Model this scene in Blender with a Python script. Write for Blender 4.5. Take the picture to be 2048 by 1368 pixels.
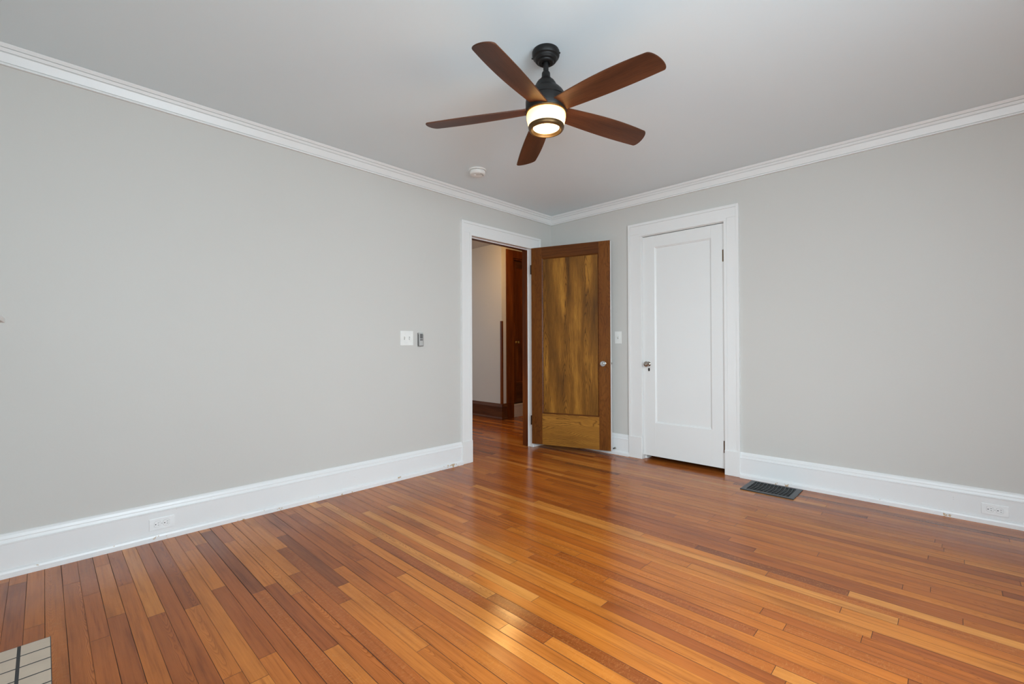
import bpy, bmesh, math, random
from mathutils import Vector, Matrix
random.seed(7)
for o in list(bpy.data.objects):
    bpy.data.objects.remove(o, do_unlink=True)
SC = bpy.context.scene
COL = SC.collection
PI = math.pi

# ------------------------------------------------------------------ camera, world, lights, exposure
cd = bpy.data.cameras.new('camera'); camo = bpy.data.objects.new('camera', cd); COL.objects.link(camo)
cd.sensor_width = 36; cd.lens = 907.52 / 2048 * 36; cd.clip_start = 0.02
F_ = Vector((-0.69538552, 0.71860553, 0.00671325)); R_ = Vector((0.71859618, 0.69541522, -0.0041478)); U_ = Vector((0.00764913, -0.0019398, 0.99996886))
camo.matrix_world = Matrix(((R_.x, U_.x, -F_.x, 3.11935), (R_.y, U_.y, -F_.y, -3.84184), (R_.z, U_.z, -F_.z, 1.05), (0, 0, 0, 1)))
SC.camera = camo
SC.view_settings.view_transform = 'Standard'; SC.view_settings.look = 'None'
SC.view_settings.exposure = -0.12; SC.view_settings.gamma = 1.0; SC.view_settings.use_curve_mapping = False
SC.cycles.max_bounces = 12; SC.cycles.diffuse_bounces = 8

wd = bpy.data.worlds.new('sky'); SC.world = wd; wd.use_nodes = True
wn = wd.node_tree; wn.nodes['Background'].inputs[0].default_value = (0.72, 0.84, 1.0, 1); wn.nodes['Background'].inputs[1].default_value = 1.4

def area(name, loc, direction, sx, sy, power, color, spread=180):
    l = bpy.data.lights.new(name, 'AREA'); l.shape = 'RECTANGLE'; l.size = sx; l.size_y = sy; l.energy = power; l.color = color
    l.spread = math.radians(spread)
    o = bpy.data.objects.new(name, l); COL.objects.link(o); o.location = loc
    o.rotation_euler = Vector(direction).to_track_quat('-Z', 'Y').to_euler()
    o.visible_camera = True
    return o
DAY = (0.76, 0.91, 1.0)
# daylight through the windows of the two walls behind and beside the camera, plus added ceiling fill lamps
area('daylight_side', (4.19, -3.05, 1.42), (-1, 0, -.42), 1.35, 1.2, 61, DAY)
area('daylight_side_sky', (4.18, -3.05, 1.42), (-1, 0, -.62), 1.35, 1.2, 33, DAY, 130)
area('ceiling_fill_side', (4.18, -3.05, 1.15), (-1, 0, .8), 1.35, .6, 9, DAY)  # added lamp aimed upward to brighten the far part of the ceiling
area('daylight_near', (3.35, -4.18, 1.42), (-.5, 1, -.2), 1.1, 1.2, 20, DAY, 90)
area('ceiling_fill_near', (3.35, -4.16, 1.15), (0, 1, .6), 1.2, .5, 6, DAY)  # added upward fill for the ceiling above the camera

# ------------------------------------------------------------------ node helpers
def mat_new(name):
    m = bpy.data.materials.new(name); m.use_nodes = True
    nt = m.node_tree; b = nt.nodes['Principled BSDF']
    return m, nt, b
class NT:
    def __init__(s, nt): s.nt = nt
    def n(s, t, **k):
        x = s.nt.nodes.new(t)
        for a, v in k.items(): setattr(x, a, v)
        return x
    def link(s, a, b): s.nt.links.new(a, b)
    def inp(s, node, i, v):
        if isinstance(v, bpy.types.NodeSocket): s.nt.links.new(v, node.inputs[i])
        elif v is not None: node.inputs[i].default_value = v
    def m(s, op, a, b=None, c=None, clamp=False):
        x = s.n('ShaderNodeMath', operation=op); x.use_clamp = clamp
        s.inp(x, 0, a)
        if b is not None: s.inp(x, 1, b)
        if c is not None: s.inp(x, 2, c)
        return x.outputs[0]
    def sep(s, v):
        x = s.n('ShaderNodeSeparateXYZ'); s.link(v, x.inputs[0]); return x.outputs
    def comb(s, a, b, c):
        x = s.n('ShaderNodeCombineXYZ'); s.inp(x, 0, a); s.inp(x, 1, b); s.inp(x, 2, c); return x.outputs[0]
    def noise(s, v, scale=5, detail=3, rough=.5, dist=0):
        x = s.n('ShaderNodeTexNoise'); s.link(v, x.inputs['Vector']); x.inputs['Scale'].default_value = scale
        x.inputs['Detail'].default_value = detail; x.inputs['Roughness'].default_value = rough; x.inputs['Distortion'].default_value = dist
        return x.outputs['Fac']
    def wn(s, v):
        x = s.n('ShaderNodeTexWhiteNoise', noise_dimensions='3D'); s.link(v, x.inputs['Vector']); return x.outputs
    def ramp(s, f, stops, interp='LINEAR'):
        x = s.n('ShaderNodeValToRGB'); x.color_ramp.interpolation = interp; e = x.color_ramp.elements
        while len(e) < len(stops): e.new(0.5)
        for el, (p, c) in zip(e, stops): el.position = p; el.color = c if len(c) == 4 else (*c, 1)
        s.link(f, x.inputs[0]); return x.outputs[0]
    def mix(s, f, a, b, mode='MIX'):
        x = s.n('ShaderNodeMix', data_type='RGBA', blend_type=mode)
        s.inp(x, 0, f); s.inp(x, 6, a if isinstance(a, bpy.types.NodeSocket) else (*a, 1)); s.inp(x, 7, b if isinstance(b, bpy.types.NodeSocket) else (*b, 1))
        return x.outputs[2]
    def bump(s, h, strength, dist, bsdf, normal=None):
        x = s.n('ShaderNodeBump'); x.inputs['Strength'].default_value = strength; x.inputs['Distance'].default_value = dist
        s.link(h, x.inputs['Height'])
        if normal: s.link(normal, x.inputs['Normal'])
        s.link(x.outputs[0], bsdf.inputs['Normal']); return x.outputs[0]
    def obj(s): return s.n('ShaderNodeTexCoord').outputs['Object']

def paint(name, col, rough=.5, spec=.4, bump=.05, scale=60, mottled=0.0):
    m, nt, b = mat_new(name); g = NT(nt); v = g.obj()
    n1 = g.noise(v, 2.0, 3)
    c = g.mix(g.m('MULTIPLY', n1, 1.0), tuple(x * (1 - mottled) for x in col), tuple(min(1, x * (1 + mottled)) for x in col))
    g.link(c, b.inputs['Base Color']); b.inputs['Roughness'].default_value = rough
    b.inputs['Specular IOR Level'].default_value = spec
    g.bump(g.noise(v, scale, 3), bump, .002, b)
    return m
def plain(name, col, rough=.5, metal=0.0, spec=.5, var=.06, scale=30):
    m, nt, b = mat_new(name); g = NT(nt); v = g.obj()
    c = g.mix(g.noise(v, scale, 2), tuple(x * (1 - var) for x in col), tuple(min(1, x * (1 + var)) for x in col))
    g.link(c, b.inputs['Base Color']); b.inputs['Roughness'].default_value = rough; b.inputs['Metallic'].default_value = metal
    b.inputs['Specular IOR Level'].default_value = spec
    return m
def glow(name, col, s, top=None, z0=0, z1=1):
    m, nt, b = mat_new(name); g = NT(nt)
    b.inputs['Base Color'].default_value = (.5, .47, .38, 1); b.inputs['Roughness'].default_value = .35
    if top:
        z = g.sep(g.obj())[2]
        f = g.m('DIVIDE', g.m('SUBTRACT', z, z0), z1 - z0, clamp=True)
        g.link(g.mix(f, col, top), b.inputs['Emission Color'])
    else:
        b.inputs['Emission Color'].default_value = (*col, 1)
        v = g.obj(); g.link(g.mix(g.noise(v, 20, 1), col, tuple(x * .96 for x in col)), b.inputs['Emission Color'])
    b.inputs['Emission Strength'].default_value = s
    return m

def wood(name, dark, mid, light, axis='Z', fig=1.0, freq=9, rough=.35, dist=4, fine=1.0, off=(0, 0, 0), spec=.5, contrast=1.0, streak=.5, cath=None):
    """wood whose grain runs along one axis of the object's own coordinates"""
    m, nt, b = mat_new(name); g = NT(nt); s = g.sep(g.obj())
    x, y, z = s[0], s[1], s[2]
    if axis == 'Z': al, ac, dp = z, x, y
    elif axis == 'X': al, ac, dp = x, z, y
    else: al, ac, dp = y, x, z
    al = g.m('ADD', al, off[0]); ac = g.m('ADD', ac, off[1])
    v = g.comb(ac, g.m('MULTIPLY', al, .13), g.m('MULTIPLY', dp, 1.0))
    warp = g.noise(v, 5, 2, .5)
    v2 = g.comb(g.m('ADD', ac, g.m('MULTIPLY', g.m('SUBTRACT', warp, .5), .06 * dist)), g.m('MULTIPLY', al, .1), dp)
    w = g.n('ShaderNodeTexWave', wave_type='BANDS', bands_direction='X', wave_profile='SAW')
    g.link(v2, w.inputs['Vector']); w.inputs['Scale'].default_value = freq; w.inputs['Distortion'].default_value = 1.2 * dist
    w.inputs['Detail'].default_value = 3; w.inputs['Detail Scale'].default_value = 1.6; w.inputs['Detail Roughness'].default_value = .6
    vf = g.comb(g.m('MULTIPLY', ac, 1), g.m('MULTIPLY', al, .035), dp)
    fi = g.noise(vf, 260, 4, .7)
    if cath:
        per, A_, B_, N_, K_ = cath
        pp = g.m('DIVIDE', g.m('PINGPONG', g.m('ADD', ac, 3.0), per), per)
        low = g.noise(g.comb(g.m('MULTIPLY', ac, 6), g.m('MULTIPLY', al, 1.6), dp), 1.0, 2, .5)
        fine_w = g.noise(g.comb(g.m('MULTIPLY', ac, 30), g.m('MULTIPLY', al, 9), dp), 1.0, 2, .5)
        vv = g.m('ADD', g.m('MULTIPLY', g.m('POWER', pp, 1.5), A_), g.m('MULTIPLY', al, B_))
        vv = g.m('ADD', vv, g.m('ADD', g.m('MULTIPLY', low, N_), g.m('MULTIPLY', fine_w, N_ * .10)))
        cf = g.m('FRACT', g.m('MULTIPLY', vv, K_))
    broad = g.noise(v, 7, 3, .6)
    base = g.ramp(broad, [(.28, dark), (.5, mid), (.72, light)])
    lines = g.ramp(cf, [(0, (.30, .27, .24)), (.13, (.50, .46, .42)), (.30, (.95, .95, .95)), (.75, (1.12, 1.12, 1.12)), (1, (.75, .72, .7))]) if cath else g.ramp(w.outputs['Fac'], [(0.0, (.25, .25, .25)), (.16, (.6, .6, .6)), (.35, (1, 1, 1)), (.8, (1.0, 1.0, 1.0)), (1, (.55, .55, .55))])
    c = g.mix(fig * .8, base, lines, 'MULTIPLY')
    pores = g.ramp(fi, [(.36, (.35, .33, .3)), (.52, (1, 1, 1))])
    c = g.mix(.55 * fine, c, pores, 'MULTIPLY')
    g.link(c, b.inputs['Base Color']); b.inputs['Roughness'].default_value = rough
    b.inputs['Specular IOR Level'].default_value = spec
    g.bump(fi, .08, .001, b)
    return m

# ------------------------------------------------------------------ materials
M = {}
M['wall'] = paint('wall_paint', (.586, .570, .538), .55, .35, .10, 90, .01)
M['ceiling'] = paint('ceiling_paint', (.77, .86, .895), .7, .3, .08, 70, .01)
M['trim'] = paint('trim_paint', (.785, .78, .765), .38, .5, .06, 25, .015)
M['hall_wall'] = paint('hall_wall_paint', (.60, .58, .55), .6, .3, .08, 90, .02)
M['door_white'] = paint('door_paint', (.77, .77, .755), .42, .45, .05, 30, .01)
M['plastic'] = plain('white_plastic', (.80, .80, .77), .35)
M['outlet'] = plain('outlet_plastic', (.84, .845, .84), .4)
M['slot'] = plain('dark_slot', (.02, .02, .02), .6)
M['screw'] = plain('painted_screw', (.5, .5, .48), .4, .5)
M['bronze'] = plain('dark_bronze_metal', (.011, .010, .0095), .46, .2, .35, .1)
M['ring'] = plain('antique_bronze_ring', (.115, .065, .026), .42, .8, .5, .15)
M['register'] = plain('register_metal', (.06, .065, .07), .38, .6)
M['hinge'] = plain('aged_brass_hinge', (.16, .10, .05), .4, .9, .5, .4, 120)
M['hinge_dark'] = plain('dark_hinge', (.03, .02, .015), .5, .6)
M['nickel'] = plain('tarnished_nickel', (.30, .27, .23), .25, 1.0, .5, .2)
M['brass'] = plain('old_brass', (.85, .62, .25), .22, 1.0)
M['black'] = plain('dark_void', (.01, .01, .01), .8)
M['tile'] = plain('cream_tile', (.57, .465, .36), .45, 0, .5, .10, 14)
M['grout'] = plain('dark_grout', (.045, .045, .045), .85)
M['carpet'] = plain('beige_carpet', (.50, .40, .32), .95, 0, .1, .35, 160)
M['stopper'] = plain('rubber_tip', (.5, .5, .48), .6)
M['remote'] = plain('remote_plastic', (.46, .46, .44), .45)
M['remote_dark'] = plain('remote_screen', (.13, .13, .13), .3)
M['holder'] = plain('holder_plastic', (.17, .17, .165), .5)
M['smoke'] = plain('detector_plastic', (.80, .80, .77), .5)
M['smoke_dark'] = plain('detector_vent', (.12, .12, .12), .7)
M['blade'] = wood('walnut_blade', (.050, .018, .009), (.098, .034, .015), (.150, .055, .024), 'X', .15, 6, .42, 2, .9, spec=.3)
M['glass_shade'] = glow('lit_opal_glass', (2.2, 1.55, .80), 1.0, (5.0, 2.3, .42), -.350, -.305)
M['lens'] = glow('lit_lens', (1.0, .84, .5), 6.0)
M['hall_lamp'] = glow('hall_lamp_glass', (1.0, .60, .22), 46.0)
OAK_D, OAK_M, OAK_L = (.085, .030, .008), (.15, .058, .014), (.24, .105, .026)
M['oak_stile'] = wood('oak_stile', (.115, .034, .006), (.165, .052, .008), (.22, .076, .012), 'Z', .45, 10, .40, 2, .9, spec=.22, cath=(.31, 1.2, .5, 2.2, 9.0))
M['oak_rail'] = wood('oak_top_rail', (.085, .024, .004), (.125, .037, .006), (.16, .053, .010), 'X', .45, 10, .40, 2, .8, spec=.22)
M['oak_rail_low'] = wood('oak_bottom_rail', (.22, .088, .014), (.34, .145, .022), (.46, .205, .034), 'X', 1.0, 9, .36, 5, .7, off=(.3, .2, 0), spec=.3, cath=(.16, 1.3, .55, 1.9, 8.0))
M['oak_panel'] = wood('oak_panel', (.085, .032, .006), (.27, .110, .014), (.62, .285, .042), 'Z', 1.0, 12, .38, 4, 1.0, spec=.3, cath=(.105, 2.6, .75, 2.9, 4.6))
M['stain'] = wood('dark_stained_wood', (.060, .013, .003), (.140, .032, .005), (.26, .068, .011), 'Z', .3, 12, .42, 2, .6, spec=.2)
M['stain_h'] = wood('dark_stained_wood_long', (.05, .014, .005), (.10, .030, .009), (.15, .05, .014), 'X', .3, 12, .5, 2, .6, spec=.18)

def chipped_trim():
    m, nt, b = mat_new('baseboard_paint'); g = NT(nt); v = g.obj(); s = g.sep(v)
    n = g.noise(v, 14, 5, .65)
    low = g.m('LESS_THAN', s[2], .03)
    chip = g.m('MULTIPLY', low, g.m('GREATER_THAN', n, .625))
    nk = g.noise(v, 38, 2, .5)
    nick = g.m('GREATER_THAN', nk, .79)
    c = g.mix(g.noise(v, 2, 3), (.77, .77, .765), (.80, .80, .795))
    c = g.mix(chip, c, (.50, .36, .22)); c = g.mix(g.m('MULTIPLY', nick, .6), c, (.35, .33, .30))
    g.link(c, b.inputs['Base Color']); b.inputs['Roughness'].default_value = .36
    g.bump(g.noise(v, 22, 3), .08, .002, b)
    return m
M['base'] = chipped_trim()

def floor_mat():
    m, nt, b = mat_new('oak_strip_floor'); g = NT(nt); s = g.sep(g.obj()); x, y = s[0], s[1]
    W = .0553
    ys = g.m('DIVIDE', g.m('ADD', y, 3.835 + W * 200), W)
    row = g.m('FLOOR', ys); fy = g.m('FRACT', ys)
    r1 = g.wn(g.comb(row, 3.7, 1.3)); r2 = g.wn(g.comb(row, 9.1, 5.2))
    L = g.m('MULTIPLY_ADD', r1[0], .85, .65)
    u0 = g.m('ADD', g.m('DIVIDE', x, L), g.m('MULTIPLY', r2[0], 17.0))
    wph = g.m('MULTIPLY_ADD', u0, 1.9, g.m('MULTIPLY', r1[0], 40))
    wob = g.m('MULTIPLY', g.m('SINE', wph), .36)
    wder = g.m('MULTIPLY_ADD', g.m('COSINE', wph), .684, 1.0)
    u = g.m('ADD', u0, wob)
    cell = g.m('FLOOR', u); fu = g.m('FRACT', u)
    idv = g.comb(row, cell, 2.0); rr = g.wn(idv); rr2 = g.wn(g.comb(cell, row, 8.0))
    rc = g.sep(rr2[1])
    base = g.ramp(rr[0], [(0.0, (.205, .053, .012)), (.08, (.275, .069, .013)), (.30, (.350, .092, .014)), (.65, (.410, .116, .016)), (.90, (.465, .147, .022)), (1.0, (.54, .205, .042))])
    # grain
    gx = g.m('ADD', x, g.m('MULTIPLY', rc[0], 31)); gy = g.m('ADD', y, g.m('MULTIPLY', rc[1], 7))
    v = g.comb(g.m('MULTIPLY', gx, .9), g.m('MULTIPLY', gy, 26), g.m('MULTIPLY', rc[2], 9))
    gr = g.noise(v, 3.0, 6, .72)
    c = g.mix(1.0, base, g.ramp(gr, [(.28, (.66, .60, .54)), (.48, (1, 1, 1)), (.72, (1.20, 1.24, 1.26))]), 'MULTIPLY')
    # cathedral figure on some boards
    fc = g.m('SUBTRACT', fy, g.m('MULTIPLY_ADD', rc[2], 1.2, -.1))
    fn = g.noise(g.comb(g.m('MULTIPLY', gx, 4.5), g.m('MULTIPLY', gy, 14), rc[2]), 1.0, 2, .5)
    fn2 = g.noise(g.comb(g.m('MULTIPLY', gx, 26), g.m('MULTIPLY', gy, 60), rc[2]), 1.0, 1, .5)
    fv = g.m('ADD', g.m('MULTIPLY', g.m('MULTIPLY', fc, fc), g.m('MULTIPLY_ADD', rc[0], 5, 1)), g.m('MULTIPLY', gx, g.m('MULTIPLY_ADD', rc[1], 4.0, 1.2)))
    fv = g.m('ADD', fv, g.m('ADD', g.m('MULTIPLY', fn, 1.6), g.m('MULTIPLY', fn2, .12)))
    fw = g.m('FRACT', g.m('MULTIPLY', fv, 6.0))
    figm = g.m('MULTIPLY', g.m('GREATER_THAN', rc[0], .74), g.m('MULTIPLY_ADD', rc[2], .6, .3))
    figc = g.ramp(fw, [(0, (.55, .48, .42)), (.22, (.80, .76, .72)), (.45, (1.0, 1.0, 1.0)), (.85, (1.10, 1.13, 1.15)), (1, (.8, .76, .72))])
    c = g.mix(figm, c, g.mix(1.0, c, figc, 'MULTIPLY'))
    # ray flecks across other boards
    vr = g.comb(g.m('MULTIPLY', gx, 170), g.m('MULTIPLY', gy, 62), rc[1]); fl = g.noise(vr, 1.0, 3, .6, 1.0)
    flm = g.m('MULTIPLY', g.m('GREATER_THAN', rc[1], .66), g.ramp(fl, [(.52, (0, 0, 0)), (.70, (.30, .30, .30))]))
    c = g.mix(flm, c, (.52, .22, .06))
    # along-board tone drift
    dr = g.noise(g.comb(g.m('MULTIPLY', gx, 2.2), g.m('MULTIPLY', gy, 9), 0), 1.0, 3, .5)
    c = g.mix(1.0, c, g.ramp(dr, [(.28, (.74, .70, .68)), (.45, (.97, .96, .96)), (.7, (1.10, 1.10, 1.08))]), 'MULTIPLY')
    kn = g.noise(g.comb(g.m('MULTIPLY', gx, 9), g.m('MULTIPLY', gy, 22), 3), 1.0, 1, .5)
    c = g.mix(g.m('MULTIPLY', g.m('GREATER_THAN', kn, .86), .7), c, (.03, .015, .008))
    # gaps
    ey = g.m('MULTIPLY', g.m('MINIMUM', fy, g.m('SUBTRACT', 1.0, fy)), W)
    ex = g.m('DIVIDE', g.m('MULTIPLY', g.m('MINIMUM', fu, g.m('SUBTRACT', 1.0, fu)), L), wder)
    gw = g.m('MULTIPLY_ADD', g.wn(g.comb(g.m('ROUND', ys), 1.0, 1.0))[0], .0009, .0005)
    gapn = g.m('MULTIPLY_ADD', g.noise(g.comb(g.m('MULTIPLY', x, 1.4), g.m('ROUND', ys), 0), 1.5, 2), 1.6, .1)
    gy_ = g.m('LESS_THAN', ey, g.m('MULTIPLY', gw, gapn)); gx_ = g.m('LESS_THAN', ex, .0009)
    gap = g.m('MAXIMUM', gy_, gx_)
    c = g.mix(g.m('MULTIPLY', gap, .9), c, (.018, .008, .004))
    g.link(c, b.inputs['Base Color'])
    rg = g.m('MULTIPLY_ADD', g.noise(g.obj(), 3.5, 4, .6), .08, .125)
    rg = g.m('ADD', rg, g.m('MULTIPLY', rr2[0], .05)); rg = g.m('MAXIMUM', rg, g.m('MULTIPLY', gap, .8))
    g.link(rg, b.inputs['Roughness'])
    b.inputs['Specular IOR Level'].default_value = .30; b.inputs['IOR'].default_value = 1.5
    # slight cupping and unevenness of the boards
    cup = g.m('MULTIPLY', g.m('POWER', g.m('ABSOLUTE', g.m('SUBTRACT', fy, .5)), 2.0), .0016)
    und = g.m('MULTIPLY', g.noise(g.comb(g.m('MULTIPLY', x, 4), g.m('MULTIPLY', y, 9), 0), 1.0, 2), .0009)
    h = g.m('SUBTRACT', g.m('ADD', g.m('ADD', cup, und), g.m('MULTIPLY', gr, .00012)), g.m('MULTIPLY', gap, .0006))
    g.bump(h, .55, 1.0, b)
    return m
M['floor'] = floor_mat()

def crystal(name, tint):
    m, nt, b = mat_new(name); g = NT(nt); v = g.obj()
    g.link(g.mix(g.noise(v, 90, 1), tint, (1, 1, 1)), b.inputs['Base Color'])
    b.inputs['Roughness'].default_value = .06; b.inputs['Transmission Weight'].default_value = .75; b.inputs['IOR'].default_value = 1.52
    return m
M['crystal'] = crystal('clear_cut_glass', (.9, .92, .93))
M['crystal_grey'] = plain('faceted_dark_chrome', (.42, .38, .34), .12, .95, .5, .5, 120)
def pane_mat():
    m, nt, b = mat_new('window_glass'); g = NT(nt)
    g.link(g.mix(g.noise(g.obj(), 3, 1), (.9, .95, .95), (1, 1, 1)), b.inputs['Base Color'])
    b.inputs['Transmission Weight'].default_value = 1; b.inputs['Roughness'].default_value = 0
    return m
M['pane'] = pane_mat()

# ------------------------------------------------------------------ geometry helpers
def box(bm, x0, x1, y0, y1, z0, z1, bev=0.0):
    x0, x1 = sorted((x0, x1)); y0, y1 = sorted((y0, y1)); z0, z1 = sorted((z0, z1))
    vs = [bm.verts.new((x, y, z)) for z in (z0, z1) for y in (y0, y1) for x in (x0, x1)]
    fs = [bm.faces.new([vs[i] for i in f]) for f in ((0, 2, 3, 1), (4, 5, 7, 6), (0, 1, 5, 4), (2, 6, 7, 3), (0, 4, 6, 2), (1, 3, 7, 5))]
    if bev > 0:
        es = list({e for f in fs for e in f.edges})
        bmesh.ops.bevel(bm, geom=es, offset=bev, segments=2, affect='EDGES', profile=.6)
def lathe(bm, prof, seg=48, center=(0, 0, 0), axis='Z', cap=True):
    """prof: list of (r, z)"""
    cx, cy, cz = center; rings = []
    def P(r, h, a):
        c, s = r * math.cos(a), r * math.sin(a)
        if axis == 'Z': return (cx + c, cy + s, cz + h)
        if axis == 'Y': return (cx + c, cy + h, cz + s)
        return (cx + h, cy + c, cz + s)
    for r, h in prof:
        if r < 1e-6: rings.append([bm.verts.new(P(0, h, 0))])
        else: rings.append([bm.verts.new(P(r, h, 2 * PI * i / seg)) for i in range(seg)])
    for a, b in zip(rings, rings[1:]):
        for i in range(seg):
            j = (i + 1) % seg
            if len(a) == 1 and len(b) == 1: continue
            if len(a) == 1: bm.faces.new((a[0], b[i], b[j]))
            elif len(b) == 1: bm.faces.new((a[i], b[0], a[j]))
            else: bm.faces.new((a[i], b[i], b[j], a[j]))
    if cap:
        for rg in (rings[0], rings[-1]):
            if len(rg) > 2:
                try: bm.faces.new(rg)
                except ValueError: pass
def prism(bm, poly, f0, f1):
    """poly: list of 2D points; f0, f1 map a 2D point to 3D at both ends"""
    a = [bm.verts.new(f0(p)) for p in poly]; b = [bm.verts.new(f1(p)) for p in poly]; n = len(poly)
    for i in range(n): bm.faces.new((a[i], a[(i + 1) % n], b[(i + 1) % n], b[i]))
    bm.faces.new(a); bm.faces.new(list(reversed(b)))
def link(name, bm, mat, parent=None, smooth=None, loc=None):
    bmesh.ops.recalc_face_normals(bm, faces=bm.faces)
    me = bpy.data.meshes.new(name); bm.to_mesh(me); bm.free()
    for mm in (mat if isinstance(mat, (list, tuple)) else [mat]): me.materials.append(mm)
    o = bpy.data.objects.new(name, me); COL.objects.link(o)
    if parent is not None: o.parent = parent
    if loc is not None: o.location = loc
    if smooth:
        for p in me.polygons: p.use_smooth = True
        me.update()
        try: me.set_sharp_from_angle(angle=math.radians(smooth))
        except Exception: pass
    return o
def struct(name, bm, mat, label=None, parent=None, smooth=None):
    o = link(name, bm, mat, parent, smooth)
    if parent is None:
        o['kind'] = 'structure'
        if label: o['label'] = label; o['category'] = CATS.get(name.split('_')[0], name.split('_')[0])
    return o
CATS = {'baseboard': 'baseboard', 'trim': 'trim', 'wall': 'wall', 'door': 'door', 'window': 'window', 'floor': 'floor', 'ceiling': 'ceiling'}
def tag(o, label, cat, group=None, kind=None):
    o['label'] = label; o['category'] = cat
    if group: o['group'] = group
    if kind: o['kind'] = kind
    return o
def empty(name, loc, rotz=0, label=None, cat=None, group=None, kind=None):
    o = bpy.data.objects.new(name, None); o.empty_display_size = .1; COL.objects.link(o); o.location = loc; o.rotation_euler = (0, 0, rotz)
    if label: tag(o, label, cat, group, kind)
    return o
def strip(bm, a, b, n, prof, ma=0, mb=0):
    """moulding from a to b (2D), n = unit normal into the room, prof = [(offset, z)], ma/mb mitre at the ends"""
    a = Vector(a); b = Vector(b); n = Vector(n); d = (b - a).normalized()
    f0 = lambda p: (*(a + n * p[0] + d * p[0] * ma), p[1])
    f1 = lambda p: (*(b + n * p[0] - d * p[0] * mb), p[1])
    prism(bm, prof, f0, f1)

H = 2.434; RX = 4.30; NY = -4.25; HH = 2.50
DY0, DY1, DZ = -1.155, -.338, 2.04        # doorway in the left wall
CX0, CX1, CZ = 1.076, 1.803, 2.045        # closet doorway in the right wall

# ------------------------------------------------------------------ shell
bm = bmesh.new(); box(bm, -4.2, RX + .15, NY - .15, 3.2, -.1, 0)
struct('floor', bm, M['floor'], 'glossy orange-brown narrow oak strip floor running through the room and hall')
bm = bmesh.new(); box(bm, -.105, RX + .15, NY - .15, .13, H, H + .12)
struct('ceiling', bm, M['ceiling'], 'plain light grey-white ceiling of the room')
bm = bmesh.new(); box(bm, -4.2, -.105, NY - .15, 3.2, HH, HH + .1)
struct('ceiling_hall', bm, M['hall_wall'], 'beige hall ceiling seen through the open doorway')
bm = bmesh.new()
box(bm, -.105, 0, NY - .15, DY0 - .014, 0, H); box(bm, -.105, 0, DY1 + .014, 0, 0, H); box(bm, -.105, 0, DY0 - .014, DY1 + .014, DZ + .012, H)
struct('wall_left', bm, M['wall'], 'long pale grey wall on the left with the doorway to the hall')
bm = bmesh.new()
box(bm, -.105, CX0, 0, .13, 0, H); box(bm, CX1, RX + .15, 0, .13, 0, H); box(bm, CX0, CX1, 0, .13, CZ, H)
struct('wall_right', bm, M['wall'], 'pale grey wall on the right with the white closet door')
# side wall with a wide window, near wall with windows and the fireplace (beside and behind the camera)
WS = (-3.75, -2.35, .72, 2.12)
bm = bmesh.new()
box(bm, RX, RX + .15, NY - .15, WS[0], 0, H); box(bm, RX, RX + .15, WS[1], 0, 0, H)
box(bm, RX, RX + .15, WS[0], WS[1], 0, WS[2]); box(bm, RX, RX + .15, WS[0], WS[1], WS[3], H)
struct('wall_side', bm, M['wall'], 'pale grey side wall with a wide window, beside the camera')
WN = [(2.72, 3.98)]
bm = bmesh.new()
box(bm, 0, WN[0][0], NY - .15, NY, 0, H); box(bm, WN[0][1], RX, NY - .15, NY, 0, H)
for a, b in WN: box(bm, a, b, NY - .15, NY, 0, .72); box(bm, a, b, NY - .15, NY, 2.12, H)
struct('wall_near', bm, M['wall'], 'pale grey wall with fireplace and window, behind the camera')
def window(name, axis, a, b, z0, z1, plane, outward, label):
    """frame and panes inside the wall opening"""
    r = empty(name, (0, 0, 0), 0, label, 'window', None, 'structure')
    def bb(bm, u0, u1, d0, d1, zz0, zz1):
        e0, e1 = plane + outward * d0, plane + outward * d1
        if axis == 'y': box(bm, e0, e1, u0, u1, zz0, zz1)
        else: box(bm, u0, u1, e0, e1, zz0, zz1)
    bm = bmesh.new()
    t = .05
    bb(bm, a, a + t, .06, .14, z0, z1); bb(bm, b - t, b, .06, .14, z0, z1)
    bb(bm, a + t, b - t, .06, .14, z0, z0 + t); bb(bm, a + t, b - t, .06, .14, z1 - t, z1)
    zm = (z0 + z1) / 2; bb(bm, a + t, b - t, .07, .13, zm - .025, zm + .025)
    link('window_frame', bm, M['trim'], r)
    bm = bmesh.new(); bb(bm, a + t, b - t, .098, .102, z0 + t, zm - .025); link('window_pane', bm, M['pane'], r)
    bm = bmesh.new(); bb(bm, a + t, b - t, .098, .102, zm + .025, z1 - t); link('window_pane', bm, M['pane'], r)
    bm = bmesh.new(); c = .11
    bb(bm, a - c, a, -.02, 0, z0 - .02, z1 + .13); bb(bm, b, b + c, -.02, 0, z0 - .02, z1 + .13); bb(bm, a, b, -.02, 0, z1, z1 + .13)
    bb(bm, a - c - .02, b + c + .02, -.06, 0, z0 - .045, z0 - .02)
    link('window_casing', bm, M['trim'], r)
    return r
window('window_1', 'y', WS[0], WS[1], WS[2], WS[3], RX, 1, 'wide white sash window in the side wall')
window('window_2', 'x', WN[0][0], WN[0][1], .72, 2.12, NY, -1, 'white sash window in the wall behind the camera')

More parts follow.
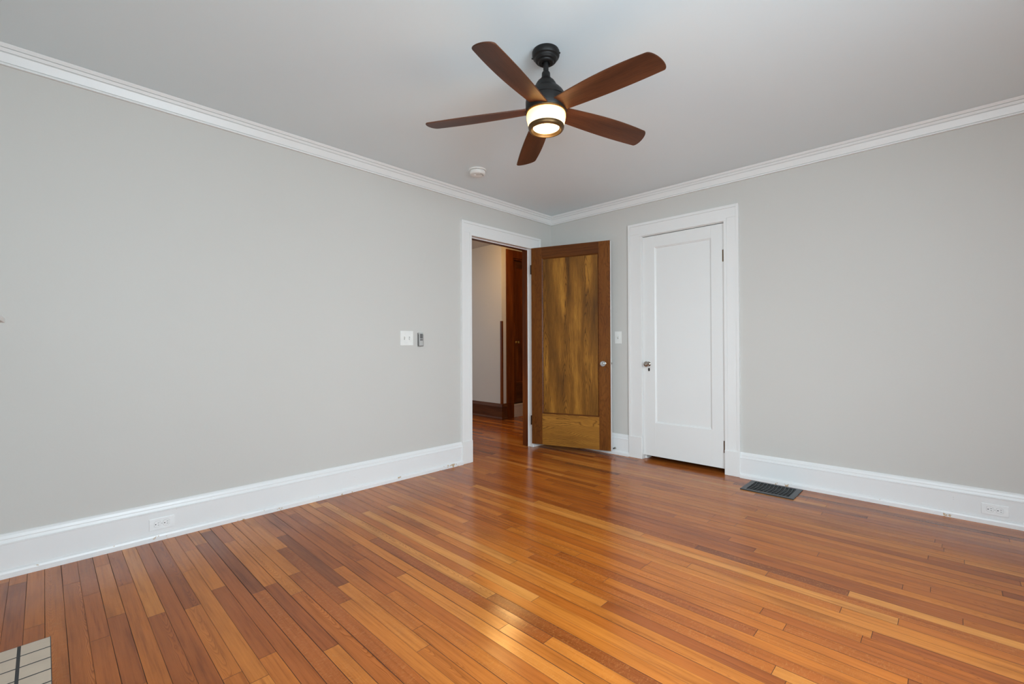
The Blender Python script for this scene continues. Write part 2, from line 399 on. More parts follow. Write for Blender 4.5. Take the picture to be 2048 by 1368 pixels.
# hall shell
bm = bmesh.new(); box(bm, -.105, 0, .13, 3.2, 0, HH); struct('wall_hall_right', bm, M['hall_wall'], 'hall wall continuing past the bedroom corner')
HX, HY = -1.434, .655
bm = bmesh.new(); box(bm, -4.2, HX, HY, HY + .12, 0, HH); struct('wall_hall_far', bm, M['hall_wall'], 'greyish beige hall wall seen through the open doorway')
SD0, SD1, SDZ = .875, 1.64, 2.31
bm = bmesh.new(); box(bm, HX - .12, HX, HY + .12, SD0, 0, HH); box(bm, HX - .12, HX, SD1, 3.2, 0, HH); box(bm, HX - .12, HX, SD0, SD1, SDZ, HH)
struct('wall_hall_side', bm, M['hall_wall'], 'narrow beige hall wall around the dark wooden hall door')
bm = bmesh.new(); box(bm, -4.2, -4.1, NY, HY, 0, HH); struct('wall_hall_end', bm, M['hall_wall'], 'far end wall of the hall')
bm = bmesh.new(); box(bm, -4.1, -.13, -3.0, -2.9, 0, HH); struct('wall_hall_left', bm, M['hall_wall'], 'left end wall of the hall')
bm = bmesh.new(); box(bm, HX, -.13, 3.1, 3.2, 0, HH); struct('wall_hall_back', bm, M['hall_wall'], 'back wall of the hall beyond the dark door')
bm = bmesh.new(); box(bm, HX - .9, HX - .12, SD0 - .1, SD0 - .02, 0, HH); box(bm, HX - .9, HX - .12, SD1 + .02, SD1 + .1, 0, HH); box(bm, HX - .9, HX - .85, SD0, SD1, 0, HH)
struct('wall_stairwell', bm, M['hall_wall'], 'walls behind the dark hall door')
# closet interior
bm = bmesh.new()
box(bm, .9, .95, .13, .75, 0, 2.3); box(bm, 1.95, 2.0, .13, .75, 0, 2.3); box(bm, .9, 2.0, .75, .8, 0, 2.3); box(bm, .9, 2.0, .13, .8, 2.3, 2.35)
struct('wall_closet', bm, M['wall'], 'inside walls of the closet behind the white door')

# crown moulding
CR = [(0, 2.343), (.014, 2.343), (.014, 2.3525), (.0065, 2.3530), (.0065, 2.3558), (.012, 2.357), (.0235, 2.394), (.026, 2.3960), (.018, 2.3965), (.018, 2.3998), (.024, 2.4005), (.031, 2.414), (.0225, 2.4145), (.0225, 2.4180), (.030, 2.4185), (.038, 2.431), (.038, H), (0, H)]
def strips(name, segs, prof, mat, label, smooth=None):
    bm = bmesh.new()
    for s in segs: strip(bm, *s[:3], prof, *s[3:])
    return struct(name, bm, mat, label, smooth=smooth)
strips('trim_1', [((0, NY), (0, 0), (1, 0), 1, 1)], CR, M['trim'], 'white stepped crown moulding along the top of the left wall')
strips('trim_2', [((0, 0), (RX, 0), (0, -1), 1, 1)], CR, M['trim'], 'white stepped crown moulding along the top of the right wall')
strips('trim_3', [((RX, 0), (RX, NY), (-1, 0), 1, 1), ((RX, NY), (0, NY), (0, 1), 1, 1)], CR, M['trim'], 'white crown moulding on the walls beside and behind the camera')
# baseboards
BS = [(0, 0), (.034, 0), (.034, .022), (.031, .031), (.024, .036), (.0205, .037), (.0195, .150), (.0225, .1515), (.0225, .156), (.0185, .1585), (.0155, .172), (.0165, .175), (.0125, .188), (.006, .197), (0, .197)]
strips('baseboard_left', [((0, NY), (0, -1.272), (1, 0), 0, 0), ((0, -.196), (0, 0), (1, 0), 0, 1)], BS, M['base'], 'tall white baseboard with chipped shoe moulding along the left wall')
strips('baseboard_right', [((0, 0), (.941, 0), (0, -1), 1, 0), ((1.918, 0), (RX, 0), (0, -1), 0, 1)], BS, M['base'], 'tall white baseboard with scuffed shoe moulding along the right wall')
strips('baseboard_near', [((RX, 0), (RX, NY), (-1, 0), 1, 1), ((RX, NY), (2.30, NY), (0, 1), 1, 0), ((.70, NY), (0, NY), (0, 1), 0, 0)], BS, M['base'], 'white baseboard beside and behind the camera')

# ------------------------------------------------------------------ door casings
def casing(name, label, mapf, o0, i0, i1, o1, ztop, ziw, jd, plinth=.198):
    """o0,i0,i1,o1: outer/inner edges along the wall. mapf(u, d, z) -> xyz; d = distance out of the wall"""
    r = empty(name, (0, 0, 0), 0, label, 'door frame', None, 'structure')
    def bb(bm, u0, u1, d0, d1, z0, z1, bev=0):
        p = mapf(u0, d0, z0); q = mapf(u1, d1, z1); box(bm, p[0], q[0], p[1], q[1], p[2], q[2], bev)
    # side boards: flat field, raised back band outside, bead inside
    for a, b, out in ((o0, i0, -1), (i1, o1, 1)):
        bm = bmesh.new()
        if out < 0:
            bb(bm, a, a + .020, 0, .022, plinth, ztop); bb(bm, a + .0205, b - .0225, 0, .0165, plinth, ziw + .0218); bb(bm, b - .022, b, 0, .0195, plinth, ziw)
        else:
            bb(bm, b - .020, b, 0, .022, plinth, ztop); bb(bm, a + .0225, b - .0205, 0, .0165, plinth, ziw + .0218); bb(bm, a, a + .022, 0, .0195, plinth, ziw)
        link('casing_side', bm, M['trim'], r)
        bm = bmesh.new()
        bb(bm, a - .001, b + .001, 0, .027, 0, plinth, .004)
        link('plinth_block', bm, M['trim'], r)
    bm = bmesh.new()
    bb(bm, o0 + .0205, o1 - .0205, 0, .0165, ziw + .0225, ztop - .0225)
    bb(bm, i0 - .0215, i1 + .0215, 0, .0200, ziw + .0005, ziw + .022)
    bb(bm, o0 + .0205, o1 - .0205, 0, .022, ztop - .022, ztop)
    link('casing_head', bm, M['trim'], r)
    return r
mapL = lambda u, d, z: (d, u, z)
mapR = lambda u, d, z: (u, -d, z)
casing('trim_4', 'white painted casing around the open doorway in the left wall', mapL, -1.272, DY0, DY1, -.196, 2.163, DZ, .13)
casing('trim_5', 'white painted casing around the white closet door', mapR, .942, CX0, CX1, 1.917, 2.167, CZ, .13)
bm = bmesh.new(); box(bm, .9375, .9415, -.0015, 0, .2, 2.167)  # dark strip painting in the shadow the casing casts on the wall
struct('trim_shadow_line', bm, M['holder'], 'thin dark strip standing in for the shadow along the left edge of the closet casing')
# jambs of the doorway: white on the room side, dark stained towards the hall
bm = bmesh.new(); t = .014; ja, jb, jz = DY0 - .002, DY1 + .002, DZ + .001
def jambs(bm, xa, xb, p):
    box(bm, xa, xb, jb - p, jb + .012, 0, jz + .011); box(bm, xa, xb, ja - .012, ja + p, 0, jz + .011); box(bm, xa, xb, ja + p, jb - p, jz - p, jz + .011)
jambs(bm, -.036, -.0, 0); jambs(bm, -.042, -.036, .007)
struct('trim_6', bm, M['trim'], 'white room side of the door jamb in the open doorway')
bm = bmesh.new()
jambs(bm, -.070, -.042, .007); jambs(bm, -.105, -.070, .0)
box(bm, -.120, -.1055, jb, jb + .11, 0, DZ + .12); box(bm, -.120, -.1055, ja - .11, ja, 0, DZ + .12); box(bm, -.120, -.1055, ja, jb, jz, DZ + .12)
struct('trim_7', bm, M['stain'], 'dark brown stained hall side of the door jamb')
# closet jamb
bm = bmesh.new()
box(bm, CX0, CX0 + .002, 0, .044, 0, CZ); box(bm, CX1 - .002, CX1, 0, .044, 0, CZ); box(bm, CX0 + .002, CX1 - .002, 0, .044, CZ - .004, CZ)
box(bm, CX0, CX0 + .016, .044, .13, 0, CZ); box(bm, CX1 - .014, CX1, .044, .13, 0, CZ); box(bm, CX0 + .016, CX1 - .014, .044, .13, CZ - .02, CZ)
struct('trim_8', bm, M['trim'], 'white jamb inside the closet doorway')

# ------------------------------------------------------------------ panel doors
def panel_door(root, w, z0, z1, th, ps, mats, back=None):
    """local x = along the door, local -y = seen face. ps = (x0, x1, z0, z1) of the sunk panel"""
    px0, px1, pz0, pz1 = ps
    def ring(bm, x0, x1, za, zb): box(bm, x0, x1, 0, th, za, zb, .0012)
    bm = bmesh.new(); ring(bm, 0, px0, z0, z1); a = link('stile', bm, mats['stile'], root)
    bm = bmesh.new(); ring(bm, px1, w, z0, z1); link('stile', bm, mats['stile'], root)
    bm = bmesh.new(); ring(bm, px0, px1, pz1, z1); link('top_rail', bm, mats['top'], root)
    bm = bmesh.new(); ring(bm, px0, px1, z0, pz0); link('bottom_rail', bm, mats['bottom'], root)
    bm = bmesh.new(); box(bm, px0 - .005, px1 + .005, .012, th - .012, pz0 - .005, pz1 + .005)
    link('panel', bm, mats['panel'], root)
    # sticking (small moulding round the panel) on both faces
    bm = bmesh.new()
    for f, g_ in ((0.0015, .012), (th - .0015, th - .012)):
        prof = [(0, f), (.004, f + (g_ - f) * .25), (.010, f + (g_ - f) * .55), (.012, g_), (0, g_)]
        prism(bm, prof, lambda p: (px0 + p[0], p[1], pz0 + p[0]), lambda p: (px0 + p[0], p[1], pz1 - p[0]))
        prism(bm, prof, lambda p: (px1 - p[0], p[1], pz0 + p[0]), lambda p: (px1 - p[0], p[1], pz1 - p[0]))
        prism(bm, prof, lambda p: (px0 + p[0], p[1], pz0 + p[0]), lambda p: (px1 - p[0], p[1], pz0 + p[0]))
        prism(bm, prof, lambda p: (px0 + p[0], p[1], pz1 - p[0]), lambda p: (px1 - p[0], p[1], pz1 - p[0]))
    link('panel_moulding', bm, mats['stick'], root)
def glass_knob(root, x, z, side, y, metal, glass, name='door_knob', r=.026, keyx=None, keyz=None, key=True):
    """side -1: sticks out to -y from plane y"""
    s = side
    k = link(name, (lambda bm: (lathe(bm, [(0, s * .058), (.012, s * .058), (.020, s * .055), (r, s * .046), (r, s * .038), (.019, s * .030), (.010, s * .026), (0, s * .026)], 12, (x, y, z), 'Y', False), bm)[1])(bmesh.new()), glass, root)
    bm = bmesh.new(); lathe(bm, [(.0, 0), (.022, 0), (.022, s * .003), (.015, s * .006), (.009, s * .010), (.009, s * .024), (.012, s * .027), (0, s * .027)], 24, (x, y, z), 'Y', False)
    o = link('rosette', bm, metal, k, 40); o['label'] = 'metal rosette and shank'
    bm = bmesh.new(); lathe(bm, [(0, s * .030), (.005, s * .031), (.006, s * .050), (0, s * .051)], 10, (x, y, z), 'Y', False)
    link('knob_core', bm, metal, k, 40)
    return k
def keyhole(root, x, z, side, y, metal, plate=True):
    s = side
    bm = bmesh.new()
    n = 20; pts = [(x + .0085 * math.cos(2 * PI * i / n), z + .016 * math.sin(2 * PI * i / n)) for i in range(n)]
    prism(bm, pts, lambda p: (p[0], y, p[1]), lambda p: (p[0], y + s * .0018, p[1]))
    e = link('keyhole_plate', bm, metal, root)
    bm = bmesh.new(); lathe(bm, [(0, s * .0017), (.0032, s * .0017), (.0032, s * .0024), (0, s * .0024)], 12, (x, y, z + .004), 'Y', False)
    box(bm, x - .0016, x + .0016, y + s * .0017, y + s * .0024, z - .008, z + .004)
    link('keyhole', bm, M['slot'], e)
    return e

# open oak door
A = Vector((.034, -.3655)); B = Vector((.806, -.1115)); ang = math.atan2(B.y - A.y, B.x - A.x)
d1 = empty('door_1', (A.x, A.y, 0), ang, 'grained brown oak panel door standing open against the corner', 'door', None, 'structure')
W1 = .812; TH = .045
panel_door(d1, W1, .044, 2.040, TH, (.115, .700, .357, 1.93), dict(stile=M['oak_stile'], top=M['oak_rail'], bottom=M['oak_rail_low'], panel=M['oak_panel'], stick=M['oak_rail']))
bm = bmesh.new(); box(bm, W1 - .001, W1 + .0012, .0008, TH, .046, 2.040, .0006)
box(bm, 0, W1, TH - .0006, TH + .0008, .046, 2.040)
box(bm, .0, W1, .006, TH, 2.0395, 2.0408)
o = link('painted_edge', bm, M['door_white'], d1); o['label'] = 'white painted edge and back'
bm = bmesh.new(); box(bm, W1, W1 + .0022, .012, .032, .80, .95, .0004); o = link('lock_face', bm, M['door_white'], d1)
bm = bmesh.new(); box(bm, W1 + .002, W1 + .011, .016, .028, .862, .882, .002); o2 = link('latch', bm, M['nickel'], o)
glass_knob(d1, .748, .870, -1, 0, M['nickel'], M['crystal'])
glass_knob(d1, .748, .870, 1, TH, M['nickel'], M['crystal'])
keyhole(d1, .7585, .815, -1, 0, M['oak_stile'])
for zz in (1.775, .235):
    bm = bmesh.new(); box(bm, -.013, .0, .001, .016, zz, zz + .094)
    link('hinge', bm, M['hinge_dark'], d1)

# white closet door
d2 = empty('door_2', (CX0, .0, 0), 0, 'closed white one-panel closet door with a glass knob', 'door', None, 'structure')
W2 = CX1 - CX0
dm = dict(stile=M['door_white'], top=M['door_white'], bottom=M['door_white'], panel=M['door_white'], stick=M['door_white'])
sub = empty('door_leaf', (.0045, .0015, 0)); sub.parent = d2
def white_door():
    px = (1.197 - CX0 - .0045, 1.697 - CX0 - .0045)
    panel_door(d2, W2 - .0085, .040, CZ - .011, .035, (px[0], px[1], .342, 1.931), dm)
bpy.data.objects.remove(sub)
d2.location = (CX0 + .0035, .0015, 0)
white_door()
glass_knob(d2, .055, .872, -1, 0, M['nickel'], M['crystal_grey'])
keyhole(d2, .0585, .822, -1, 0, M['hinge_dark'])
for zz in (1.722, .168):
    bm = bmesh.new()
    for k in range(5):
        lathe(bm, [(0, 0), (.0062, 0), (.0062, .0185), (0, .0185)], 14, (W2 - .005, -.0055, zz + k * .0195), 'Z', False)
    lathe(bm, [(0, 0), (.004, .002), (.005, .005), (0, .010)], 12, (W2 - .005, -.0055, zz + .097), 'Z', False)
    box(bm, W2 - .020, W2 - .005, -.0015, .0, zz, zz + .097)
    link('hinge', bm, M['hinge'], d2, 40)

# hall: stair door on its raised step, stained woodwork
d3 = empty('door_3', (HX - .055, SD0 + .012, 0), PI / 2, 'dark reddish-brown wooden hall door above the carpeted step', 'door', None, 'structure')
# seen face looks to +x: local -y
sm = dict(stile=M['stain'], top=M['stain_h'], bottom=M['stain_h'], panel=M['stain'], stick=M['stain'])
panel_door(d3, SD1 - SD0 - .024, .20, SDZ - .02, .035, (.115, .63, .50, 2.19), sm)
glass_knob(d3, .122, 1.09, -1, 0, M['brass'], M['brass'], r=.024)
for o in d3.children:
    pass
bm = bmesh.new()
box(bm, HX, HX + .02, SD0 - .132, SD0, .23, SDZ + .11); box(bm, HX, HX + .02, SD1, SD1 + .115, .23, SDZ + .11); box(bm, HX, HX + .022, SD0, SD1, SDZ, SDZ + .11)
box(bm, HX, HX + .026, SD0 - .134, SD0 + .001, 0, .23)
box(bm, HX - .12, HX, SD0 - .001, SD0 + .012, 0, SDZ); box(bm, HX - .12, HX, SD1 - .012, SD1, 0, SDZ); box(bm, HX - .12, HX, SD0, SD1, SDZ - .02, SDZ)
box(bm, HX - .09, HX, SD0 - .001, SD0 + .030, 0, SDZ)
struct('trim_9', bm, M['stain'], 'dark stained casing around the hall door')
bm = bmesh.new(); box(bm, HX - .30, HX - .012, SD0 + .012, SD1 - .012, 0, .185, .006)
tag(link('stair_step', bm, M['stain_h']), 'dark stained wooden step below the hall door', 'step')
bm = bmesh.new()
n = 14; prof = [(-.055, .187), (-.02, .187), (-.005, .192), (.004, .190), (.008, .180), (.006, .165), (.0025, .150), (.0005, .05), (.0005, .003), (-.0105, .003), (-.0105, .1865), (-.055, .1865)]
prism(bm, prof, lambda p: (HX + p[0], SD0 + .018, p[1]), lambda p: (HX + p[0], SD1 - .05, p[1]))
tag(link('carpet_runner', bm, M['carpet']), 'beige carpet runner folded over the step in the hall', 'carpet')
HB = [(0, 0), (.034, 0), (.034, .018), (.026, .034), (.020, .036), (.020, .170), (.025, .175), (.022, .190), (.012, .212), (0, .222)]
bm = bmesh.new(); strip(bm, (-4.1, HY), (HX, HY), (0, -1), HB, 0, -1)
strip(bm, (HX, HY), (HX, SD0 - .134), (1, 0), HB, -1, 0)
struct('baseboard_hall', bm, M['stain_h'], 'tall reddish-brown stained baseboard turning the hall corner')
bm = bmesh.new(); box(bm, HX - .022, HX + .010, HY - .010, HY + .022, .222, 1.39, .003)
struct('trim_10', bm, M['stain'], 'dark wooden corner guard on the hall wall corner')
# hall ceiling lamp (reflected in the floor)
hl = empty('hall_lamp', (-.84, .12, HH), 0, 'round hall ceiling lamp behind the door head, seen only as a reflection', 'lamp')
bm = bmesh.new(); lathe(bm, [(0, 0), (.09, 0), (.09, -.012), (.075, -.02), (0, -.02)], 32, (0, 0, 0), 'Z', False); link('lamp_base', bm, M['brass'], hl, 40)
bm = bmesh.new(); lathe(bm, [(.075, -.018), (.125, -.035), (.145, -.07), (.135, -.105), (.09, -.135), (0, -.15)], 40, (0, 0, 0), 'Z', False); link('lamp_shade', bm, M['hall_lamp'], hl, 60)
# added cool fill lamp to brighten the hall, no window stands behind it
area('hall_fill', (-4.05, -1.3, 1.4), (1, .15, 0), 1.1, 1.3, 28, (.80, .92, 1.0))

# ------------------------------------------------------------------ fireplace (its mantel tip and hearth show at the left edge)
fp = empty('fireplace', (1.55, NY, 0), 0, 'white fireplace whose mantel shelf tip shows at the left edge', 'fireplace')
bm = bmesh.new(); box(bm, -.856, .856, 0, .313, 1.137, 1.153, .002); link('mantel_shelf', bm, M['trim'], fp)
bm = bmesh.new()
box(bm, -.70, -.48, 0, .10, 0, 1.137); box(bm, .48, .70, 0, .10, 0, 1.137); box(bm, -.48, .48, 0, .10, .82, 1.137)
box(bm, -.72, .72, 0, .14, 1.085, 1.137)
link('surround', bm, M['trim'], fp)
bm = bmesh.new(); box(bm, -.48, .48, 0, .02, 0, .82); link('firebox', bm, M['black'], fp)
he = empty('hearth', (.765, -3.820, 0), 0, 'cream tiled hearth with dark joints at the bottom left corner', 'hearth')
bm = bmesh.new(); box(bm, 0, 1.58, -.325, 0, -.004, .0014); link('grout_bed', bm, M['grout'], he)
bm = bmesh.new()
for i in range(20):
    for j in range(4):
        x0 = .003 + i * .0790; y1 = -.002 - j * .0805
        box(bm, x0, x0 + .0718, y1 - .0715, y1, .0008, .0020)
link('tile_field', bm, M['tile'], he)

# ------------------------------------------------------------------ electrical fittings
def plate(r, w, h, mapf, mat, t=.006, name='cover_plate'):
    bm = bmesh.new()
    p = mapf(-w / 2, 0, -h / 2); q = mapf(w / 2, t, h / 2)
    box(bm, p[0], q[0], p[1], q[1], p[2], q[2], .0022)
    return link(name, bm, mat, r)
def mL(u, d, z): return (d, u, z)
def mR(u, d, z): return (u, -d, z)
def bxm(bm, mapf, u0, u1, d0, d1, z0, z1, bev=0):
    p = mapf(u0, d0, z0); q = mapf(u1, d1, z1); box(bm, p[0], q[0], p[1], q[1], p[2], q[2], bev)
def toggle(r, mapf, u, z, up=1):
    bm = bmesh.new(); bxm(bm, mapf, u - .0055, u + .0055, .0055, .0066, z - .0125, z + .0125)
    s = link('toggle_slot', bm, M['screw'], r)
    bm = bmesh.new()
    pr = [(.004, -.0045), (.004, .0045), (.017, .0085 * up + .003), (.018, .0085 * up - .003)]
    prism(bm, pr, lambda p: mapf(u - .0035, p[0], z + p[1]), lambda p: mapf(u + .0035, p[0], z + p[1]))
    link('toggle', bm, M['plastic'], r)
    for dz in (-.030, .030):
        bm = bmesh.new(); ax = 'X' if mapf is mL else 'Y'; sg = 1 if mapf is mL else -1
        lathe(bm, [(0, sg * .0055), (.0028, sg * .0055), (.0026, sg * .0068), (0, sg * .007)], 12, mapf(u, 0, z + dz), ax, False)
        link('screw', bm, M['plastic'], r)
s1 = empty('light_switch', (0, -1.827, 1.108), 0, 'white double-toggle switch plate on the left wall near the doorway', 'light switch')
plate(s1, .118, .116, mL, M['plastic'])
toggle(s1, mL, -.023, 0, 1); toggle(s1, mL, .023, 0, -1)
s2 = empty('light_switch', (.8225, 0, 1.117), 0, 'white single-toggle switch plate between the oak door and closet door', 'light switch')
plate(s2, .072, .117, mR, M['plastic'])
toggle(s2, mR, 0, 0, 1)
# fan remote in its cradle
rh = empty('remote_holder', (0, -1.702, 1.10), 0, 'dark grey wall cradle holding the fan remote beside the double switch', 'remote holder')
bm = bmesh.new(); bxm(bm, mL, -.0225, .0225, 0, .004, -.048, .052, .001); bxm(bm, mL, -.0225, -.0205, .004, .020, -.054, .040); bxm(bm, mL, .0205, .0225, .004, .020, -.054, .040)
bxm(bm, mL, -.0225, .0225, 0, .020, -.057, -.054)
link('cradle', bm, M['holder'], rh)
rm = empty('fan_remote', (0, -1.702, 1.10), 0, 'small grey fan remote with a dark screen, in the wall cradle', 'remote control')
bm = bmesh.new(); bxm(bm, mL, -.020, .020, .0045, .022, -.0535, .054, .004); link('remote_body', bm, M['remote'], rm)
bm = bmesh.new(); bxm(bm, mL, -.013, .014, .0215, .0226, .006, .044, .0004); link('screen', bm, M['remote_dark'], rm)
bm = bmesh.new(); bxm(bm, mL, -.013, .014, .0215, .0235, -.010, .001, .0008); link('button', bm, M['remote_dark'], rm)
for k in range(3):
    for j in (-1, 1):
        bm = bmesh.new(); bxm(bm, mL, j * .0065 - .004, j * .0065 + .004, .0215, .0230, -.022 - k * .0105, -.0155 - k * .0105, .0006); link('button', bm, M['remote'], rm)

def outlet(name, loc, mapf, label):
    r = empty(name, loc, 0, label, 'outlet', 'sideways duplex outlets in the baseboards')
    plate(r, .110, .062, mapf, M['outlet'], .005)
    for c in (-.0195, .0195):
        bm = bmesh.new(); n = 28; pts = []
        for i in range(n):
            a = 2 * PI * i / n; pts.append((c + max(-.0135, min(.0135, .0172 * math.cos(a))), .0172 * math.sin(a) * .93))
        prism(bm, pts, lambda p: mapf(p[0], .0045, p[1]), lambda p: mapf(p[0], .0066, p[1]))
        e = link('socket', bm, M['outlet'], r)
        bm = bmesh.new(); n = 28; pts2 = [((p[0] - c) * 1.07 + c, p[1] * 1.07) for p in pts]
        prism(bm, pts2, lambda p: mapf(p[0], .0045, p[1]), lambda p: mapf(p[0], .0052, p[1])); link('socket_gap', bm, M['screw'], r)
        bm = bmesh.new()
        bxm(bm, mapf, c + .0005, c + .0085, .006, .0069, .0048, .0066); bxm(bm, mapf, c + .0012, c + .0080, .006, .0069, -.0066, -.0048)
        ax = 'X' if mapf is mL else 'Y'; sg = 1 if mapf is mL else -1
        lathe(bm, [(0, sg * .006), (.0027, sg * .006), (.0027, sg * .0069), (0, sg * .0069)], 12, mapf(c - .0078, 0, 0), ax, False)
        link('slot', bm, M['slot'], e)
    bm = bmesh.new(); lathe(bm, [(0, sg * .0045), (.0026, sg * .0045), (.0022, sg * .0064), (0, sg * .0066)], 12, mapf(0, 0, 0), ax, False); link('screw', bm, M['screw'], r)
    return r
outlet('wall_outlet', (.0198, -3.390, .0885), mL, 'sideways white duplex outlet in the baseboard of the left wall')
outlet('wall_outlet', (3.2935, -.0198, .0865), mR, 'sideways white duplex outlet in the baseboard of the right wall')

# ------------------------------------------------------------------ floor register
rg = empty('floor_register', (2.1815, -.196, 0), 0, 'dark grey metal floor register beside the right baseboard', 'floor vent')
bm = bmesh.new(); w2, h2 = .168, .137; fi, fj = .134, .110
def frame(bm, W, Hh, w, h, z0, z1, bev=.003):
    prof_o = [(-W, -Hh), (W, -Hh), (W, Hh), (-W, Hh)]; bev_o = [(-W + bev, -Hh + bev), (W - bev, -Hh + bev), (W - bev, Hh - bev), (-W + bev, Hh - bev)]
    inn = [(-w, -h), (w, -h), (w, h), (-w, h)]
    a = [bm.verts.new((*p, z0)) for p in prof_o]; b = [bm.verts.new((*p, z1 - .001)) for p in prof_o]; c = [bm.verts.new((*p, z1)) for p in bev_o]
    d = [bm.verts.new((*p, z1)) for p in inn]; e = [bm.verts.new((*p, z0)) for p in inn]
    for i in range(4):
        j = (i + 1) % 4
        for p, q in ((a, b), (b, c), (c, d), (d, e), (e, a)): bm.faces.new((p[i], p[j], q[j], q[i]))
frame(bm, w2, h2, fi, fj, 0.0, .007, .008); link('register_frame', bm, M['register'], rg)
bm = bmesh.new(); box(bm, -fi, fi, -fj, fj, .0003, .0012); link('duct_opening', bm, M['slot'], rg)
for k in range(11):
    xc = -fi + (k + .75) * 2 * fi / 11.5
    bm = bmesh.new(); n = 10
    for i in range(n):
        t0, t1 = i / n, (i + 1) / n
        f = lambda t: (xc + .010 * math.sin(PI * t) - .005, -fj + 2 * fj * t)
        (xa, ya), (xb, yb) = f(t0), f(t1)
        prism(bm, [(-.0016, .0020), (.0016, .0020), (.0016, .0068), (-.0016, .0068)], lambda p: (xa + p[0], ya, p[1]), lambda p: (xb + p[0], yb, p[1]))
    link('grille_bar', bm, M['register'], rg)
bm = bmesh.new()
for k in range(6):
    yc = -fj + (k + 1) * 2 * fj / 7; box(bm, -fi, fi, yc - .0022, yc + .0022, .0012, .0035)
link('cross_bar', bm, M['slot'], rg)  # bars coloured near black to put shade into the register openings

# door stop on the baseboard behind the oak door
ds = empty('door_stop', (.795, -.0195, .058), 0, 'small metal door stop on the baseboard behind the oak door', 'door stop')
bm = bmesh.new(); lathe(bm, [(0, 0), (.010, 0), (.009, -.003), (.004, -.006), (.004, -.022), (0, -.022)], 16, (0, 0, 0), 'Y', False); link('stem', bm, M['nickel'], ds, 40)
bm = bmesh.new(); lathe(bm, [(0, -.020), (.006, -.020), (.007, -.024), (.0065, -.030), (0, -.031)], 16, (0, 0, 0), 'Y', False); link('rubber_tip', bm, M['slot'], ds, 40)

# ------------------------------------------------------------------ smoke detector
sd = empty('smoke_detector', (.440, -1.457, H), 0, 'round white smoke detector on the ceiling beyond the fan', 'smoke detector')
bm = bmesh.new(); lathe(bm, [(0, 0), (.069, 0), (.069, -.006), (.066, -.010), (0, -.010)], 48, (0, 0, 0), 'Z', False); link('base_plate', bm, M['smoke'], sd, 40)
bm = bmesh.new(); lathe(bm, [(0, -.009), (.057, -.009), (.057, -.014), (0, -.014)], 48, (0, 0, 0), 'Z', False); link('vent_ring', bm, M['smoke_dark'], sd, 40)
bm = bmesh.new(); lathe(bm, [(0, -.013), (.063, -.013), (.064, -.018), (.062, -.034), (.056, -.040), (.030, -.043), (.026, -.041), (0, -.041)], 48, (0, 0, 0), 'Z', False); link('cover', bm, M['smoke'], sd, 40)
bm = bmesh.new()
for a in range(5):
    t = math.radians(-5 + a * 14); c, s = math.cos(t), math.sin(t)
    lathe(bm, [(0, -.040), (.0028, -.040), (.0028, -.0432), (0, -.0432)], 8, (.043 * c, .043 * s, 0), 'Z', False)
link('sounder_holes', bm, M['smoke_dark'], sd)
bm = bmesh.new(); lathe(bm, [(0, -.041), (.011, -.041), (.010, -.0445), (0, -.045)], 20, (-.012, -.015, 0), 'Z', False); link('test_button', bm, M['plastic'], sd, 40)

# ------------------------------------------------------------------ ceiling fan
FX, FY = 1.7553, -2.1945
fan = empty('ceiling_fan', (FX, FY, H), 0, 'dark bronze ceiling fan with five walnut blades and a lit glass drum', 'ceiling fan')
def fl(name, prof, mat, parent=fan, seg=64, sm=35):
    bm = bmesh.new(); lathe(bm, [(r, z - H) for r, z in prof], seg, (0, 0, 0), 'Z', False); return link(name, bm, mat, parent, sm)
cn = fl('canopy', [(0, H), (.0615, H), (.0645, 2.428), (.0645, 2.413), (.061, 2.405), (.054, 2.4015), (.0525, 2.399), (.052, 2.3925), (.047, 2.3865), (.038, 2.3845), (.0365, 2.3825), (.036, 2.379), (.033, 2.3765), (.020, 2.3765), (.018, 2.384), (0, 2.384)], M['bronze'])
for a in (25, 205):
    bm = bmesh.new(); c, s = math.cos(math.radians(a)), math.sin(math.radians(a)); lathe(bm, [(0, -.002), (.004, -.002), (.004, .002), (0, .003)], 10, (.066 * c, .066 * s, -.020), 'Z', False); link('screw', bm, M['bronze'], cn)
fl('downrod', [(0, 2.400), (.0125, 2.400), (.0125, 2.315), (0, 2.315)], M['bronze'])
fl('yoke_cover', [(0, 2.336), (.0165, 2.336), (.0195, 2.331), (.020, 2.322), (.0205, 2.312), (.027, 2.302), (.040, 2.290), (.048, 2.277), (.052, 2.264), (.055, 2.258), (0, 2.258)], M['bronze'])
fl('motor_housing', [(0, 2.260), (.056, 2.260), (.068, 2.252), (.080, 2.239), (.089, 2.224), (.093, 2.212), (.0945, 2.206), (.0915, 2.2035), (.0915, 2.2005), (.0955, 2.198), (.0965, 2.194), (.0965, 2.152), (.0935, 2.146), (0, 2.146)], M['bronze'])
fl('trim_ring', [(0, 2.147), (.0935, 2.147), (.0955, 2.144), (.0945, 2.139), (.090, 2.137), (0, 2.137)], M['ring'])
fl('glass_shade', [(0, 2.138), (.0895, 2.138), (.0915, 2.132), (.0920, 2.124), (.0905, 2.110), (.087, 2.094), (.083, 2.082), (.078, 2.076), (0, 2.076)], M['glass_shade'])
fl('bottom_ring', [(.061, 2.079), (.0835, 2.080), (.0845, 2.075), (.083, 2.068), (.079, 2.0615), (.074, 2.059), (.0695, 2.060), (.0675, 2.065), (.066, 2.0652), (.065, 2.068), (.063, 2.0685), (.061, 2.072)], M['ring'])
fl('lens', [(.0, 2.0700), (.030, 2.0702), (.055, 2.0712), (.0625, 2.0735), (.0625, 2.077), (0, 2.077)], M['lens'])
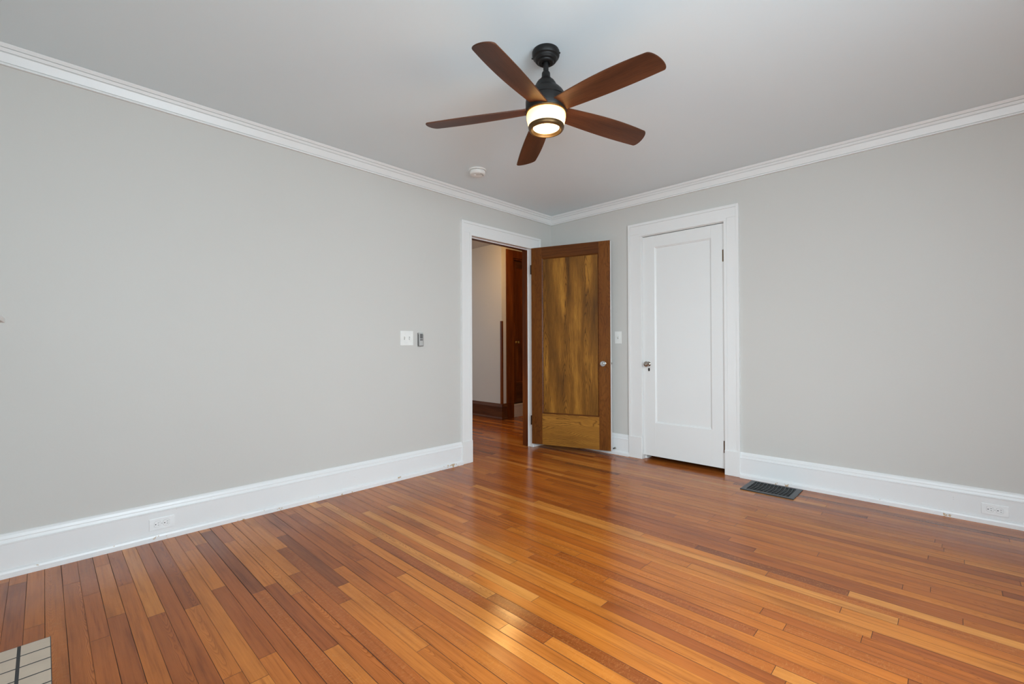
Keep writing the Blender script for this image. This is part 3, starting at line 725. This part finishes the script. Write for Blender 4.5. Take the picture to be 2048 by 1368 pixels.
# blades
def blade_mesh():
    bm = bmesh.new()
    # outline in (x along, y across); y negative = high, convex edge
    N = 26; top = []; bot = []
    for i in range(N + 1):
        t = i / N
        xt = .080 + t * .470; xb = .090 + t * .480
        yt = -.046 - .026 * math.sin(PI * min(1, t * .78) * .92) + .004 * t       # convex edge
        yb = .046 + .010 * math.sin(PI * t * .8)
        top.append((xt, yt)); bot.append((xb, yb))
    # rounded slanted tip
    p0 = Vector(top[-1]); p3 = Vector(bot[-1]); tip = []
    for i in range(1, 16):
        t = i / 16
        q1 = p0 + Vector((.020, .004)); q2 = p3 + Vector((.018, -.006)); 
        v = (1 - t) ** 3 * p0 + 3 * (1 - t) ** 2 * t * q1 + 3 * (1 - t) * t * t * q2 + t ** 3 * p3
        tip.append((v.x + .010 * math.sin(PI * t), v.y))
    poly = top + tip + list(reversed(bot))
    th = .0055
    f = bm.faces.new([bm.verts.new((x, y, 0)) for x, y in poly])
    r = bmesh.ops.extrude_face_region(bm, geom=[f]); vs = [v for v in r['geom'] if isinstance(v, bmesh.types.BMVert)]
    bmesh.ops.translate(bm, verts=vs, vec=(0, 0, th))
    bmesh.ops.recalc_face_normals(bm, faces=bm.faces)
    es = [e for e in bm.edges if len(e.link_faces) == 2 and e.calc_face_angle(0) > 1.2]
    bmesh.ops.bevel(bm, geom=es, offset=.0015, segments=2, affect='EDGES')
    pitch = math.radians(12.5)
    Rm = Matrix.Rotation(-pitch, 4, 'X')
    bmesh.ops.transform(bm, matrix=Rm, verts=bm.verts)
    return bm
BZ = 2.158 - H
b0 = link('fan_blade', blade_mesh(), M['blade'], fan)
bm = bmesh.new()
box(bm, .060, .105, -.030, .030, .0065, .0105, .001)
bmesh.ops.transform(bm, matrix=Matrix.Rotation(-math.radians(12.5), 4, 'X'), verts=bm.verts)
i0 = link('blade_iron', bm, M['bronze'], b0)
for k in range(5):
    b = b0 if k == 0 else b0.copy()
    if k: COL.objects.link(b); c = i0.copy(); COL.objects.link(c); c.parent = b
    b.parent = fan
    b.rotation_euler = (0, math.radians(2.9), math.radians(-73.6 + 72 * k)); b.location = (0, 0, BZ)
# lamp light of the fan
pl = bpy.data.lights.new('fan_bulb', 'POINT'); pl.energy = 1.8; pl.color = (1, .72, .36); pl.shadow_soft_size = .05
po = bpy.data.objects.new('fan_bulb', pl); COL.objects.link(po); po.location = (FX, FY, 1.995)
